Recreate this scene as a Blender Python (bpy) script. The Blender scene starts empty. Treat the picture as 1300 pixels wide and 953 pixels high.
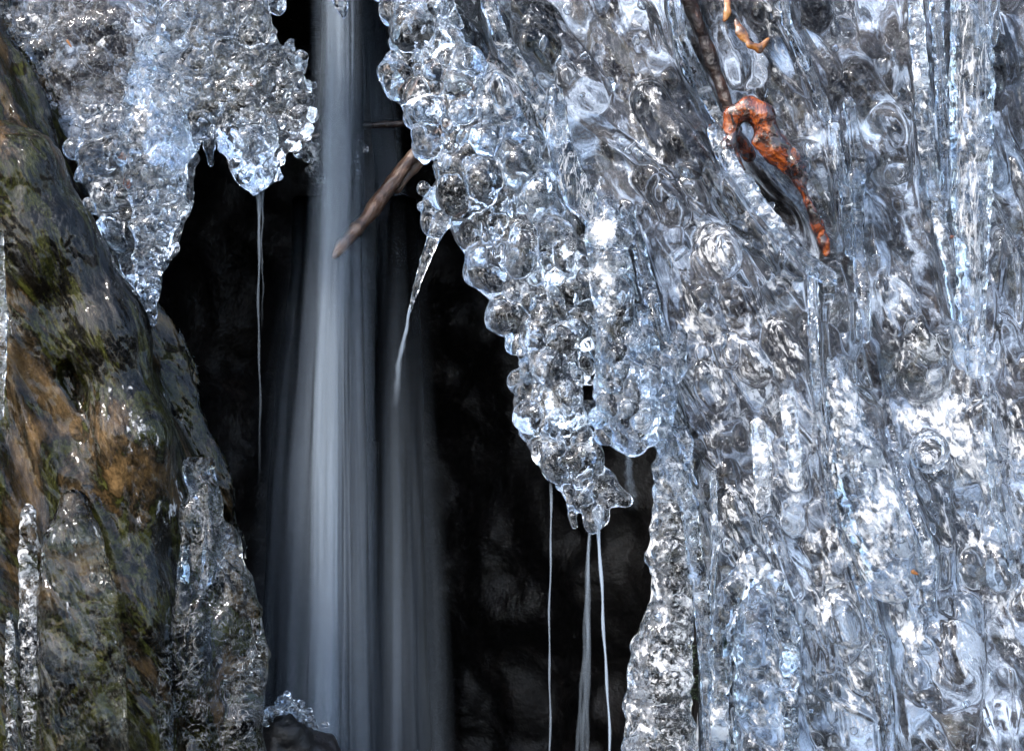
import bpy, math, random
import numpy as np
from mathutils import Vector

# ------------------------------------------------------------------ camera, world, sun
sc = bpy.context.scene
D = 3.0                                   # metres from the lens to the ice
cam = bpy.data.cameras.new('camera'); cam_o = bpy.data.objects.new('camera', cam)
sc.collection.objects.link(cam_o); sc.camera = cam_o
cam_o.location = (0, -D, 0); cam_o.rotation_euler = (math.radians(90), 0, 0)
cam.sensor_width = 36; cam.lens = 36 * D / 1.3
cam.clip_start = 0.05; cam.clip_end = 500

SUN_EL, SUN_AZ = math.radians(44), math.radians(222)    # azimuth clockwise from +Y
w = bpy.data.worlds.new('World'); sc.world = w; w.use_nodes = True
nt = w.node_tree; bg = nt.nodes['Background']
sky = nt.nodes.new('ShaderNodeTexSky'); sky.sky_type = 'NISHITA'; sky.sun_disc = False
sky.sun_elevation = SUN_EL; sky.sun_rotation = SUN_AZ
nt.links.new(sky.outputs[0], bg.inputs[0]); bg.inputs[1].default_value = 0.15; sky.dust_density = 2.4; sky.ozone_density = 0.7
sun = bpy.data.lights.new('sun', 'SUN'); sun.energy = 1.5; sun.angle = math.radians(14); sun.color = (1, .97, .93)
sun_o = bpy.data.objects.new('sun', sun); sc.collection.objects.link(sun_o)
sd = Vector((math.sin(SUN_AZ) * math.cos(SUN_EL), math.cos(SUN_AZ) * math.cos(SUN_EL), math.sin(SUN_EL)))
sun_o.rotation_euler = (-sd).to_track_quat('-Z', 'Y').to_euler()
sun_o.location = sd * 5
sc.view_settings.view_transform = 'Standard'; sc.view_settings.look = 'None'
sc.view_settings.gamma = 1; sc.view_settings.exposure = 1.9
sc.cycles.max_bounces = 14; sc.cycles.transmission_bounces = 12; sc.cycles.glossy_bounces = 5
sc.cycles.diffuse_bounces = 3; sc.cycles.transparent_max_bounces = 24; sc.cycles.volume_bounces = 1
sc.cycles.caustics_reflective = True; sc.cycles.caustics_refractive = True
sc.cycles.blur_glossy = 0.3; sc.cycles.sample_clamp_indirect = 12

rng = np.random.default_rng(7)
R = random.Random(5)

# ------------------------------------------------------------------ helpers
def W(px, py, y=0.0):
    """photo reading (1 px = 1 mm at the ice face) to metres at depth y"""
    s = (D + y) / D / 1000
    return np.array([(px - 650) * s, y, (476.5 - py) * s])

LAT = rng.random((48, 48, 48)).astype(np.float32) * 2 - 1
def noise3(x, y, z, sc_=1.0, seed=0):
    x = x * sc_ + seed * 7.31; y = y * sc_ + seed * 3.77; z = z * sc_ + seed * 5.19
    xi = np.floor(x).astype(np.int32); yi = np.floor(y).astype(np.int32); zi = np.floor(z).astype(np.int32)
    fx = x - xi; fy = y - yi; fz = z - zi
    fx = fx*fx*(3-2*fx); fy = fy*fy*(3-2*fy); fz = fz*fz*(3-2*fz)
    a, b, c = xi % 48, yi % 48, zi % 48; a1, b1, c1 = (a+1) % 48, (b+1) % 48, (c+1) % 48
    L = LAT
    v00 = L[a,b,c]*(1-fx)+L[a1,b,c]*fx; v10 = L[a,b1,c]*(1-fx)+L[a1,b1,c]*fx
    v01 = L[a,b,c1]*(1-fx)+L[a1,b,c1]*fx; v11 = L[a,b1,c1]*(1-fx)+L[a1,b1,c1]*fx
    return (v00*(1-fy)+v10*fy)*(1-fz) + (v01*(1-fy)+v11*fy)*fz

def smin(a, b, k):
    if k <= 0: return np.minimum(a, b)
    h = np.clip(.5 + .5*(b-a)/k, 0, 1)
    return b*(1-h) + a*h - k*h*(1-h)

class Field:
    """a block of space holding the distance to an icy or rocky surface"""
    def __init__(s, lo, hi, h):
        s.h = h; s.lo = np.array(lo, float); n = np.ceil((np.array(hi)-s.lo)/h).astype(int)+1
        s.ax = [(s.lo[i] + h*np.arange(n[i])).astype(np.float32) for i in range(3)]
        s.f = np.full(n, 0.03, np.float32)
    def win(s, lo, hi):
        sl = []
        for i in range(3):
            a = int(np.floor((lo[i]-s.lo[i])/s.h)); b = int(np.ceil((hi[i]-s.lo[i])/s.h))+1
            a = max(a, 0); b = min(b, len(s.ax[i]))
            if a >= b: return None
            sl.append(slice(a, b))
        sl = tuple(sl)
        return sl, s.ax[0][sl[0]][:,None,None], s.ax[1][sl[1]][None,:,None], s.ax[2][sl[2]][None,None,:]
    def put(s, sl, d, k, cut):
        if cut: s.f[sl] = -smin(-s.f[sl], d, k)
        else: s.f[sl] = smin(s.f[sl], d, k)
    def ball(s, c, r, k=.004, sq=(1,1,1), cut=False):
        q = np.array(sq)*r; m = k + 4*s.h
        w_ = s.win(c-q-m, c+q+m)
        if w_ is None: return
        sl, X, Y, Z = w_
        g = np.sqrt(((X-c[0])/q[0])**2+((Y-c[1])/q[1])**2+((Z-c[2])/q[2])**2)
        s.put(sl, ((g-1)*q.min()).astype(np.float32), k, cut)
    def cone(s, a, b, ra, rb, k=.004, cut=False, flat=1.0):
        m = max(ra, rb) + k + 4*s.h
        w_ = s.win(np.minimum(a,b)-m, np.maximum(a,b)+m)
        if w_ is None: return
        sl, X, Y, Z = w_; d = b-a; L2 = (d*d).sum()+1e-12
        t = np.clip(((X-a[0])*d[0]+(Y-a[1])*d[1]+(Z-a[2])*d[2])/L2, 0, 1)
        g = np.sqrt((X-a[0]-t*d[0])**2+((Y-a[1]-t*d[1])/flat)**2+(Z-a[2]-t*d[2])**2) - (ra+(rb-ra)*t)
        s.put(sl, g.astype(np.float32), k, cut)
    def chain(s, pts, rad, k=.004, cut=False, flat=1.0):
        for i in range(len(pts)-1): s.cone(pts[i], pts[i+1], rad[i], rad[i+1], k, cut, flat)
    def rough(s, amp, scale, seed=0, st=(1,1,1), ridged=False, band=.012):
        I = np.nonzero(np.abs(s.f) < band + amp)
        x = s.ax[0][I[0]]*st[0]; y = s.ax[1][I[1]]*st[1]; z = s.ax[2][I[2]]*st[2]
        v = noise3(x, y, z, scale, seed)
        if ridged: v = np.abs(v)*2-.5
        s.f[I] += (amp*v).astype(np.float32)
    def mesh(s):
        f = s.f.copy(); B = .03
        f[0]=f[-1]=B; f[:,0]=f[:,-1]=B; f[:,:,0]=f[:,:,-1]=B
        ins = f < 0
        c = np.zeros(tuple(n-1 for n in f.shape), np.int8)
        for i in (0,1):
            for j in (0,1):
                for k in (0,1):
                    c += ins[i:f.shape[0]-1+i, j:f.shape[1]-1+j, k:f.shape[2]-1+k]
        act = (c > 0) & (c < 8)
        idx = -np.ones(c.shape, np.int32); A = np.nonzero(act); n = len(A[0]); idx[A] = np.arange(n)
        acc = np.zeros((n,3)); cnt = np.zeros(n)
        corner = {}
        for i in (0,1):
            for j in (0,1):
                for k in (0,1): corner[i,j,k] = f[A[0]+i, A[1]+j, A[2]+k]
        for ax_ in range(3):
            for u in (0,1):
                for v in (0,1):
                    p = [u,v]; p.insert(ax_,0); q = [u,v]; q.insert(ax_,1)
                    a = corner[tuple(p)]; b = corner[tuple(q)]; m = (a<0) != (b<0)
                    t = np.where(m, a/np.where(m, a-b, 1), 0)
                    pos = np.array(p,float)[None].repeat(n,0); pos[:,ax_] = t
                    acc[m] += pos[m]; cnt[m] += 1
        V = (np.stack(A,1) + acc/cnt[:,None])*s.h + s.lo
        F = []
        for ax_ in range(3):
            a = [slice(None)]*3; b = [slice(None)]*3; a[ax_]=slice(0,-1); b[ax_]=slice(1,None)
            ia, ib = ins[tuple(a)], ins[tuple(b)]
            for flip in (False, True):
                E = np.stack(np.nonzero(ia & ~ib if not flip else ~ia & ib),1)
                if not len(E): continue
                o1, o2 = (ax_+1)%3, (ax_+2)%3
                E = E[(E[:,o1]>0)&(E[:,o2]>0)]
                q = []
                for (u,v) in ((0,0),(-1,0),(-1,-1),(0,-1)):
                    e = E.copy(); e[:,o1]+=u; e[:,o2]+=v; q.append(idx[e[:,0],e[:,1],e[:,2]])
                q = np.stack(q,1)
                F.append(q[:, ::-1] if flip else q)
        F = np.concatenate(F)
        # vertex normals from the field's own slope, so glass shades cleanly
        G = (V - s.lo)/s.h; g0 = np.clip(np.floor(G).astype(int), 1, np.array(f.shape)-3); fr = G-g0
        N = np.zeros((n,3))
        for i in (0,1):
            for j in (0,1):
                for k in (0,1):
                    w_ = (fr[:,0] if i else 1-fr[:,0])*(fr[:,1] if j else 1-fr[:,1])*(fr[:,2] if k else 1-fr[:,2])
                    a,b,c_ = g0[:,0]+i, g0[:,1]+j, g0[:,2]+k
                    N[:,0] += w_*(f[a+1,b,c_]-f[a-1,b,c_]); N[:,1] += w_*(f[a,b+1,c_]-f[a,b-1,c_]); N[:,2] += w_*(f[a,b,c_+1]-f[a,b,c_-1])
        N /= np.linalg.norm(N,axis=1)[:,None]+1e-9
        return V, F, N

def link(name, V, F, mat, parent=None, origin=None, N=None, smooth=True):
    me = bpy.data.meshes.new(name)
    V = np.asarray(V, np.float32); o = bpy.data.objects.new(name, me)
    if origin is not None:
        V = V - np.asarray(origin, np.float32)
        if parent is None: o.location = origin
    F = np.asarray(F, np.int32); nf, m = F.shape
    me.vertices.add(len(V)); me.vertices.foreach_set('co', V.ravel())
    me.loops.add(nf*m); me.loops.foreach_set('vertex_index', F.ravel())
    me.polygons.add(nf); me.polygons.foreach_set('loop_start', np.arange(0, nf*m, m, dtype=np.int32))
    me.update(calc_edges=True); me.validate()
    me.polygons.foreach_set('use_smooth', [smooth]*len(me.polygons))
    if N is not None and len(me.vertices) == len(N): me.normals_split_custom_set_from_vertices(N.tolist())
    me.materials.append(mat)
    sc.collection.objects.link(o)
    if parent: o.parent = parent
    return o
def tag(o, label=None, cat=None, group=None, kind=None):
    if label: o['label'] = label
    if cat: o['category'] = cat
    if group: o['group'] = group
    if kind: o['kind'] = kind
    return o
def from_field(name, F_, mat, parent=None, origin=None):
    V, F, N = F_.mesh()
    return link(name, V, F, mat, parent, origin, N)

# ------------------------------------------------------------------ materials
class NT:
    def __init__(s, name):
        s.m = bpy.data.materials.new(name); s.m.use_nodes = True; s.t = s.m.node_tree; s.t.nodes.clear()
        s.out = s.n('ShaderNodeOutputMaterial')
        s.co = s.n('ShaderNodeNewGeometry').outputs['Position']     # metres, same as laid out
    def n(s, ty, **kw):
        nd = s.t.nodes.new(ty)
        for k, v in kw.items():
            if hasattr(nd, k): setattr(nd, k, v)
        return nd
    def l(s, a, b): s.t.links.new(a, b)
    def mapc(s, scale=(1,1,1), rot=(0,0,0), loc=(0,0,0)):
        m = s.n('ShaderNodeMapping'); s.l(s.co, m.inputs[0]); m.vector_type = 'TEXTURE'     # turn into the flow first, then stretch along it
        m.inputs['Scale'].default_value = tuple(1/c for c in scale)
        m.inputs['Rotation'].default_value = rot; m.inputs['Location'].default_value = loc; return m.outputs[0]
    def noise(s, scale, detail=3, rough=.5, dist=0, co=None, col=False):
        n = s.n('ShaderNodeTexNoise'); s.l(co or s.co, n.inputs['Vector'])
        n.inputs['Scale'].default_value = scale; n.inputs['Detail'].default_value = detail
        n.inputs['Roughness'].default_value = rough; n.inputs['Distortion'].default_value = dist
        return n.outputs['Color' if col else 'Fac']
    def ramp(s, fac, stops):
        r = s.n('ShaderNodeValToRGB'); s.l(fac, r.inputs[0]); e = r.color_ramp.elements
        while len(e) < len(stops): e.new(.5)
        for i, (p, c) in enumerate(stops):
            e[i].position = p; e[i].color = (*c, 1) if isinstance(c, tuple) else (c, c, c, 1)
        return r.outputs[0]
    def math(s, op, a, b=None, clamp=False):
        n = s.n('ShaderNodeMath', operation=op); n.use_clamp = clamp
        for i, v in enumerate((a, b)):
            if v is None: continue
            if isinstance(v, (int, float)): n.inputs[i].default_value = v
            else: s.l(v, n.inputs[i])
        return n.outputs[0]
    def mixc(s, fac, a, b, mode='MIX'):
        n = s.n('ShaderNodeMix', data_type='RGBA', blend_type=mode)
        for i, v in ((0, fac), (6, a), (7, b)):
            if isinstance(v, (int, float)): n.inputs[i].default_value = v
            elif isinstance(v, tuple): n.inputs[i].default_value = (*v, 1)
            else: s.l(v, n.inputs[i])
        return n.outputs[2]
    def bump(s, hgt, dist, strength=1, nrm=None):
        b = s.n('ShaderNodeBump'); b.inputs['Strength'].default_value = strength; b.inputs['Distance'].default_value = dist
        s.l(hgt, b.inputs['Height'])
        if nrm is not None: s.l(nrm, b.inputs['Normal'])
        return b.outputs[0]

def ice_mat(name, rough=.02, tint=(.93,.965,1.0), rip=.005, streak=None, fine=.001, cs=26, milk0=0.0, fil=1.0, mmax=.88):
    t = NT(name)
    co = t.mapc(*streak) if streak else t.co
    at = t.n('ShaderNodeAttribute', attribute_name='milk').outputs['Fac']
    h1 = t.noise(50, 2, .45, .3, co); h2 = t.noise(150, 2, .4, .2, co)
    nb = t.bump(h1, rip); nb = t.bump(h2, fine, 1, nb)
    gl = t.n('ShaderNodeBsdfGlass'); gl.inputs['IOR'].default_value = 1.31; gl.inputs['Roughness'].default_value = rough
    gl.inputs['Color'].default_value = (*tint, 1); t.l(nb, gl.inputs['Normal'])
    # milky inclusions and hair cracks frozen into the ice
    m1 = t.noise(cs, 7, .7, .9, co); m2 = t.noise(cs*4.5, 4, .65, .6, co)
    s_ = t.math('ADD', t.math('MULTIPLY', m1, .6), t.math('MULTIPLY', m2, .4))
    s_ = t.math('ADD', s_, t.math('MULTIPLY', t.math('SUBTRACT', at, .5), .38))
    if milk0: s_ = t.math('ADD', s_, milk0)
    mask = t.ramp(s_, [(.505, 0.0), (.59, mmax)])
    f1 = t.noise(cs*1.3, 4, .6, 2.2, co)
    f1 = t.math('ABSOLUTE', t.math('SUBTRACT', f1, .5))
    fl = t.ramp(f1, [(.004, .55*fil), (.02, 0.0)])
    mask = t.math('MAXIMUM', mask, fl)
    wc = t.ramp(m2, [(.36, (.40,.44,.50)), (.60, (.95,.97,1.0))])
    df = t.n('ShaderNodeBsdfDiffuse'); t.l(wc, df.inputs[0]); t.l(nb, df.inputs['Normal'])
    tr = t.n('ShaderNodeBsdfTranslucent'); t.l(wc, tr.inputs[0]); t.l(nb, tr.inputs['Normal'])
    mx = t.n('ShaderNodeMixShader'); mx.inputs[0].default_value = .4; t.l(df.outputs[0], mx.inputs[1]); t.l(tr.outputs[0], mx.inputs[2])
    gs = t.n('ShaderNodeBsdfGlossy'); gs.inputs['Roughness'].default_value = rough+.04; t.l(nb, gs.inputs['Normal'])
    fr = t.n('ShaderNodeFresnel'); fr.inputs[0].default_value = 1.31; t.l(nb, fr.inputs['Normal'])
    mc = t.n('ShaderNodeMixShader'); t.l(fr.outputs[0], mc.inputs[0]); t.l(mx.outputs[0], mc.inputs[1]); t.l(gs.outputs[0], mc.inputs[2])
    o = t.n('ShaderNodeMixShader'); t.l(mask, o.inputs[0]); t.l(gl.outputs[0], o.inputs[1]); t.l(mc.outputs[0], o.inputs[2])
    t.l(o.outputs[0], t.out.inputs[0]); return t.m

def rock_mat(name, stops, scale=10, rough=.35, coat=0.0, streak=None, bump=.01, bs=35, dist=1.5, frost=0):
    t = NT(name); co = t.mapc(*streak) if streak else t.co
    nf = t.noise(scale, 7, .7, dist, co)
    if frost:
        z = t.n('ShaderNodeSeparateXYZ'); t.l(t.co, z.inputs[0])
        g = t.n('ShaderNodeMapRange'); t.l(z.outputs['Z'], g.inputs[0]); g.inputs[1].default_value = .35; g.inputs[2].default_value = -.1
        g.inputs[3].default_value = .03; g.inputs[4].default_value = frost; nf = t.math('ADD', nf, g.outputs[0])
    c = t.ramp(nf, stops)
    p = t.n('ShaderNodeBsdfPrincipled'); t.l(c, p.inputs['Base Color']); p.inputs['Roughness'].default_value = rough
    p.inputs['Coat Weight'].default_value = coat; p.inputs['Coat Roughness'].default_value = .06
    nb = t.bump(t.noise(bs, 5, .6, .15, co), bump)
    t.l(nb, p.inputs['Normal'])
    if coat: t.l(t.bump(t.noise(28, 2, .4, .4, co), .010), p.inputs['Coat Normal'])
    t.l(p.outputs[0], t.out.inputs[0]); return t.m

M = {}
M['clear'] = ice_mat('clear_ice', fil=.5)
M['curtain'] = ice_mat('curtain_ice', streak=((1,1,.6),(0,math.radians(-26),0)), cs=28, rip=.0014, fine=.0004, mmax=.74, fil=.25)
M['bubbly'] = ice_mat('bubbly_ice', rip=.0025, fine=.0006, cs=40, fil=.6)
M['column'] = ice_mat('column_ice', streak=((1.3,1,.22),), rip=.004, cs=24)
M['dim'] = ice_mat('glaze_ice', streak=((1,1,.45),(0,math.radians(-24),0)), tint=(.96,.97,.96), rip=.010, fil=.1)
M['frost_rock'] = rock_mat('frosted_rock', [(.34,(.004,.004,.006)),(.46,(.012,.011,.014)),(.53,(.045,.038,.038)),(.58,(.16,.18,.22)),(.68,(.66,.72,.82))],
                           24, .3, 0, ((1,1,.5),(0,math.radians(-26),0)), .015, 60, 1.0, .06)
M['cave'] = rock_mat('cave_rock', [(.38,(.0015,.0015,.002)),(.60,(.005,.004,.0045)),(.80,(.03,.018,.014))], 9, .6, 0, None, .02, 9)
M['boulder'] = rock_mat('mossy_brown_rock', [(.38,(.001,.001,.001)),(.455,(.005,.004,.002)),(.49,(.034,.036,.007)),(.525,(.004,.003,.001)),(.575,(.055,.034,.014)),(.65,(.15,.092,.040)),(.71,(.02,.022,.006))],
                        9, .4, 0.0, ((1,1,.4),(0,math.radians(-24),0)), .012, 34, 1.0)
M['boulder'].node_tree.nodes['Principled BSDF'].inputs['Specular IOR Level'].default_value = .08
M['ground'] = rock_mat('wet_streambed', [(.35,(.002,.002,.0025)),(.6,(.005,.005,.006)),(.75,(.012,.011,.011))], 12, .75, 0, None, .02, 22)
M['ground'].node_tree.nodes['Principled BSDF'].inputs['Specular IOR Level'].default_value = .05
M['wood'] = rock_mat('wet_wood', [(.35,(.03,.014,.008)),(.55,(.12,.065,.038)),(.7,(.28,.18,.12))], 26, .35, .5, ((1,1,.3),(0,math.radians(38),0)), .006, 90)
M['twig'] = rock_mat('dark_twig', [(.4,(.006,.003,.003)),(.58,(.02,.009,.006)),(.68,(.10,.03,.012))], 30, .4)
M['rust'] = rock_mat('rust_root', [(.40,(.004,.0015,.001)),(.48,(.03,.006,.002)),(.56,(.15,.030,.005)),(.68,(.42,.11,.018))], 30, .15, 1.0, None, .006, 60)
M['leaf'] = rock_mat('leaf', [(.40,(.03,.012,.006)),(.53,(.20,.07,.01)),(.68,(.36,.2,.06))], 30, .3, .6, None, .004, 60)
M['moss'] = rock_mat('moss', [(.4,(.006,.012,.004)),(.6,(.018,.04,.01))], 40, .7)

def water_mat(name, a, edge=1.6):
    t = NT(name)
    at = t.n('ShaderNodeAttribute', attribute_name='thin').outputs['Fac']
    lw = t.n('ShaderNodeLayerWeight'); lw.inputs[0].default_value = .5
    fac = t.math('POWER', t.math('SUBTRACT', 1, lw.outputs['Facing'], True), edge)
    n = t.noise(1, 3, .6, 0, t.mapc((230,230,2.5)))
    al = t.math('MULTIPLY', t.math('MULTIPLY', fac, at), t.math('MULTIPLY', t.ramp(n, [(.3,.5),(.7,1.0)]), a), True)
    d = t.n('ShaderNodeBsdfDiffuse'); d.inputs[0].default_value = (.70,.84,1,1)
    tr = t.n('ShaderNodeBsdfTranslucent'); tr.inputs[0].default_value = (.70,.84,1,1)
    m = t.n('ShaderNodeMixShader'); m.inputs[0].default_value = .5; t.l(d.outputs[0], m.inputs[1]); t.l(tr.outputs[0], m.inputs[2])
    tp = t.n('ShaderNodeBsdfTransparent'); o = t.n('ShaderNodeMixShader')
    t.l(al, o.inputs[0]); t.l(tp.outputs[0], o.inputs[1]); t.l(m.outputs[0], o.inputs[2]); t.l(o.outputs[0], t.out.inputs[0]); return t.m
M['veil'] = water_mat('falling_water', .165, 4.0)
M['jet'] = water_mat('water_jet', .8, 1.0)

# ------------------------------------------------------------------ 2D outlines read off the photograph
def polydist(px, py, poly):
    """signed distance in mm, negative inside"""
    P = np.array(poly, float); Q = np.roll(P, -1, 0); d = np.full(px.shape, 1e9); ins = np.zeros(px.shape, bool)
    for (ax_, ay), (bx, by) in zip(P, Q):
        ex, ey = bx-ax_, by-ay; t_ = np.clip(((px-ax_)*ex+(py-ay)*ey)/(ex*ex+ey*ey), 0, 1)
        d = np.minimum(d, np.hypot(px-ax_-t_*ex, py-ay-t_*ey))
        if by != ay: ins ^= ((ay > py) != (by > py)) & (px < ex*(py-ay)/ey+ax_)
    return np.where(ins, -d, d)
def segd(px, py, pts):
    d = np.full(px.shape, 1e9)
    for (ax_, ay), (bx, by) in zip(pts[:-1], pts[1:]):
        ex, ey = bx-ax_, by-ay; t_ = np.clip(((px-ax_)*ex+(py-ay)*ey)/(ex*ex+ey*ey), 0, 1)
        d = np.minimum(d, np.hypot(px-ax_-t_*ex, py-ay-t_*ey))
    return d
def interp_path(pts, n):
    P = np.array(pts, float); L = np.r_[0, np.cumsum(np.linalg.norm(np.diff(P[:, :3], axis=0), axis=1))]
    u = np.linspace(0, L[-1], n); return np.stack([np.interp(u, L, P[:, i]) for i in range(P.shape[1])], 1)

def ice(name, F_, mat, label, cat, milk=.3, group=None, parent=None, spots=(), clear=None):
    """link an ice field; milk = how cloudy, spots = (px, py, radius px, milk) patches of clearer or cloudier ice and some painted highlights"""
    V, F, N = F_.mesh()
    base = None if parent else np.array([V[:,0].mean(), V[:,1].mean(), V[:,2].min()])
    o = link(name, V, F, M[mat], parent, base, N)
    if len(o.data.vertices) == len(V):
        px = V[:,0]*1000+650; py = 476.5-V[:,2]*1000
        m = np.full(len(V), milk); 
        for (sx, sy, r, v) in spots:
            k = np.exp(-((px-sx)**2+(py-sy)**2)/r**2); m = m*(1-k)+v*k
        if clear is not None:       # furrows of clearer, darker ice
            for pts_, r_, _l in clear:
                k = np.exp(-(segd(px, py, [(a_+r_*2.0, b_+4) for a_, b_ in pts_])/(r_*1.5))**2); m = m*(1-k) + -.2*k
        a = o.data.attributes.new('milk', 'FLOAT', 'POINT'); a.data.foreach_set('value', m.astype(np.float32))
    return tag(o, label, cat, group)

def px_chain(pts):      # (px, py, y, r px)
    return [W(p[0], p[1], p[2]) for p in pts], [p[3]/1000 for p in pts]
def field_for(pts, h=.002, pad=.03):
    P = np.array([W(p[0], p[1], p[2]) for p in pts]); r = max(p[3] for p in pts)/1000+pad
    return Field(P.min(0)-r, P.max(0)+r, h)
def bubbles(F_, pts, n, rmin, rmax, k=.0015, flat=.6, front=True, spread=1.0, power=1.6):
    """globules frozen on to the surface of a chain"""
    q = interp_path(pts, 200)
    for i in range(n):
        p = q[R.randrange(200)]; u = R.uniform(-1, 1)*spread; r = p[3]
        y = -math.sqrt(max(0, 1-min(1,u*u)))*flat*r/1000 * (1 if front or R.random() < .7 else -1)
        c = W(p[0]+u*r, p[1]+R.uniform(-4, 4), p[2]) + np.array([0, y, 0])
        b = min(rmin+(rmax-rmin)*R.random()**power, max(rmin, .6*r))
        F_.ball(c, b/1000, k, (R.uniform(.75, 1.2), 1, R.uniform(.75, 1.4)))
def voids(F_, pts, n, rmin, rmax, flat=.6):
    q = interp_path(pts, 200)
    for i in range(n):
        p = q[R.randrange(200)]; u = R.uniform(-.75, .75); r = p[3]
        y = R.uniform(-.6, .4)*math.sqrt(1-u*u)*flat*r/1000
        F_.ball(W(p[0]+u*r, p[1], p[2])+np.array([0, y, 0]), R.uniform(rmin, rmax)/1000, .0005, (1, 1, R.uniform(.8, 2.2)), cut=True)

# ------------------------------------------------------------------ ground
def grid_mesh(fx, nu, nv):
    U, Vv = np.meshgrid(np.linspace(0, 1, nu), np.linspace(0, 1, nv), indexing='ij')
    P = fx(U, Vv).reshape(-1, 3); i = np.arange(nu*nv).reshape(nu, nv)
    F = np.stack([i[:-1,:-1], i[1:,:-1], i[1:,1:], i[:-1,1:]], -1).reshape(-1, 4); return P, F
def ground_f(U, Vv):
    s1 = np.sign(U-.5)*np.abs(2*U-1)**4*80; s2 = np.sign(Vv-.5)*np.abs(2*Vv-1)**4*80
    x = s1 + (U-.5)*3.2; y = s2 + (Vv-.5)*3.2 + .25
    crest = np.exp(-((y+.33)/.10)**2)
    near = 1/(1+(x/3)**2+(y/3)**2)
    z = -.68 + near*(.028*noise3(x,y,0*x,7,1)+.016*noise3(x,y,0*x,19,2)*(1.2-.8*crest)+.005*noise3(x,y,0*x,60,4))
    return np.stack([x, y, z], -1)
P, F = grid_mesh(ground_f, 460, 360)
tag(link('ground', P, F, M['ground']), kind='structure')

# ------------------------------------------------------------------ cave behind the fall and the rock the ice hangs from
def cave_f(U, Vv):
    a = math.pi*(1.04 - .93*U); z = -.8+1.65*Vv
    r = 1 + .0*a
    x = -.19 + .60*np.cos(a); y = .12 + .95*np.sin(a)
    n = .07*noise3(x, y, z, 5, 3) + .035*noise3(x, y, z, 14, 4) + .005*noise3(x, y, z, 40, 5)
    return np.stack([x - n*np.cos(a), y - n*np.sin(a), z], -1)
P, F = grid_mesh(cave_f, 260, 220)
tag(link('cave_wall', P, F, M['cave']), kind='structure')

# rock face under the curtain (right), and the slab over the cave
Fd = Field((-.02,.02,-.75), (1.15,.62,.95), .007)
X, Y, Z = Fd.ax[0][:,None,None], Fd.ax[1][None,:,None], Fd.ax[2][None,None,:]
yf = .082 + .02*noise3(X, 0*X, Z, 9, 11) + .012*noise3(X, 0*X, Z, 22, 12)
yf = yf + .07*np.exp(-(segd(650+1000*X+0*Z, 476.5-1000*Z+0*X, [(862,-80),(895,60),(915,140),(950,200),(1010,260),(1050,315)])/24)**2)
left = np.interp(476.5-1000*Z, [-500, 0, 300, 420, 600, 700, 1300], [.02, .04, .12, .19, .25, .285, .285])
Fd.f[:] = np.clip(np.maximum(np.maximum(yf-Y, (left-X)*.9), Y-.6), -.03, .03)
Fd.rough(.01, 30, 3)
V, F, N = Fd.mesh()
tag(link('rock_wall', V, F, M['frost_rock'], None, (V[:,0].mean(), V[:,1].mean(), V[:,2].min()), N),
    'frost streaked dark rock face seen through the ice curtain on the right', 'rock')
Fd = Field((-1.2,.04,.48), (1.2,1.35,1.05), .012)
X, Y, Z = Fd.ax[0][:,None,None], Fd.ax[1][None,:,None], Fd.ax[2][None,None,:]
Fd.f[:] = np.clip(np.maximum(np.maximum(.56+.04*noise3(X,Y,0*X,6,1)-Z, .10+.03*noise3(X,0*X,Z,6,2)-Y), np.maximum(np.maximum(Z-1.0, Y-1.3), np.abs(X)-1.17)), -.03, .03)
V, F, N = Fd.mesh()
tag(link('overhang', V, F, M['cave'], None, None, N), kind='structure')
# dark rock at upper left that carries the hanging ice
Fd = Field((-1.0,.05,.05), (-.18,.5,.9), .007)
X, Y, Z = Fd.ax[0][:,None,None], Fd.ax[1][None,:,None], Fd.ax[2][None,None,:]
yf = .125 + .03*noise3(X, 0*X, Z, 8, 21) + .015*noise3(X, 0*X, Z, 22, 22)
Fd.f[:] = np.clip(np.maximum(np.maximum(yf-Y, .8*(X+.40-.35*(Z-.45))), np.maximum(Y-.48, .27-Z + .5*(X+.6))), -.03, .03)
Fd.rough(.01, 30, 4)
V, F, N = Fd.mesh()
tag(link('rock_ledge', V, F, M['frost_rock'], None, (V[:,0].mean(), V[:,1].mean(), V[:,2].min()), N),
    'dark rock behind the clear ice in the upper left corner', 'rock')

# ------------------------------------------------------------------ left boulder
def boulder_field(grow=0.0, h=.004, seed=0, lump=1.0):
    Fd = Field((-.95,-.22,-.66), (-.28,.42,.62), h)
    X, Y, Z = Fd.ax[0][:,None,None], Fd.ax[1][None,:,None], Fd.ax[2][None,None,:]
    pz = 476.5-1000*Z
    xe = (np.interp(pz, [-150,20,60,110,200,250,340,410,470,530,580,640,700,780,1100], [-70,-20,14,46,74,98,142,188,214,232,258,272,282,290,320])-650)/1000 + grow
    u = X*.4+Z*.9; v = X*.9-Z*.4
    a = .34+grow; b = .17+grow; g_ = grow
    cy = .06 - .05*np.clip((pz-300)/600, 0, 1)
    Fd.f[:] = np.clip((np.sqrt(((X-xe+a)/a)**2+((Y-cy)/b)**2)-1)*b
        + lump*(.020*noise3(X*.93+Z*.37, Y, (Z*.93-X*.37)*.25, 9, 31) + .017*(np.abs(noise3(X*.93+Z*.37, Y, (Z*.93-X*.37)*.25, 20, 32))*2-.6) ), -.03, .03).astype(np.float32)
    for q_ in ([(-40,180,-.07,30),(20,225,-.08,38),(50,310,-.08,36),(40,420,-.08,30)], [(90,300,-.075,20),(140,420,-.08,30),(165,560,-.09,34),(170,760,-.09,34),(180,1000,-.09,34)]):
        Pq, rq = px_chain(q_); Fd.chain(Pq, [r_+g_ for r_ in rq], .05)
    return Fd
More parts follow.
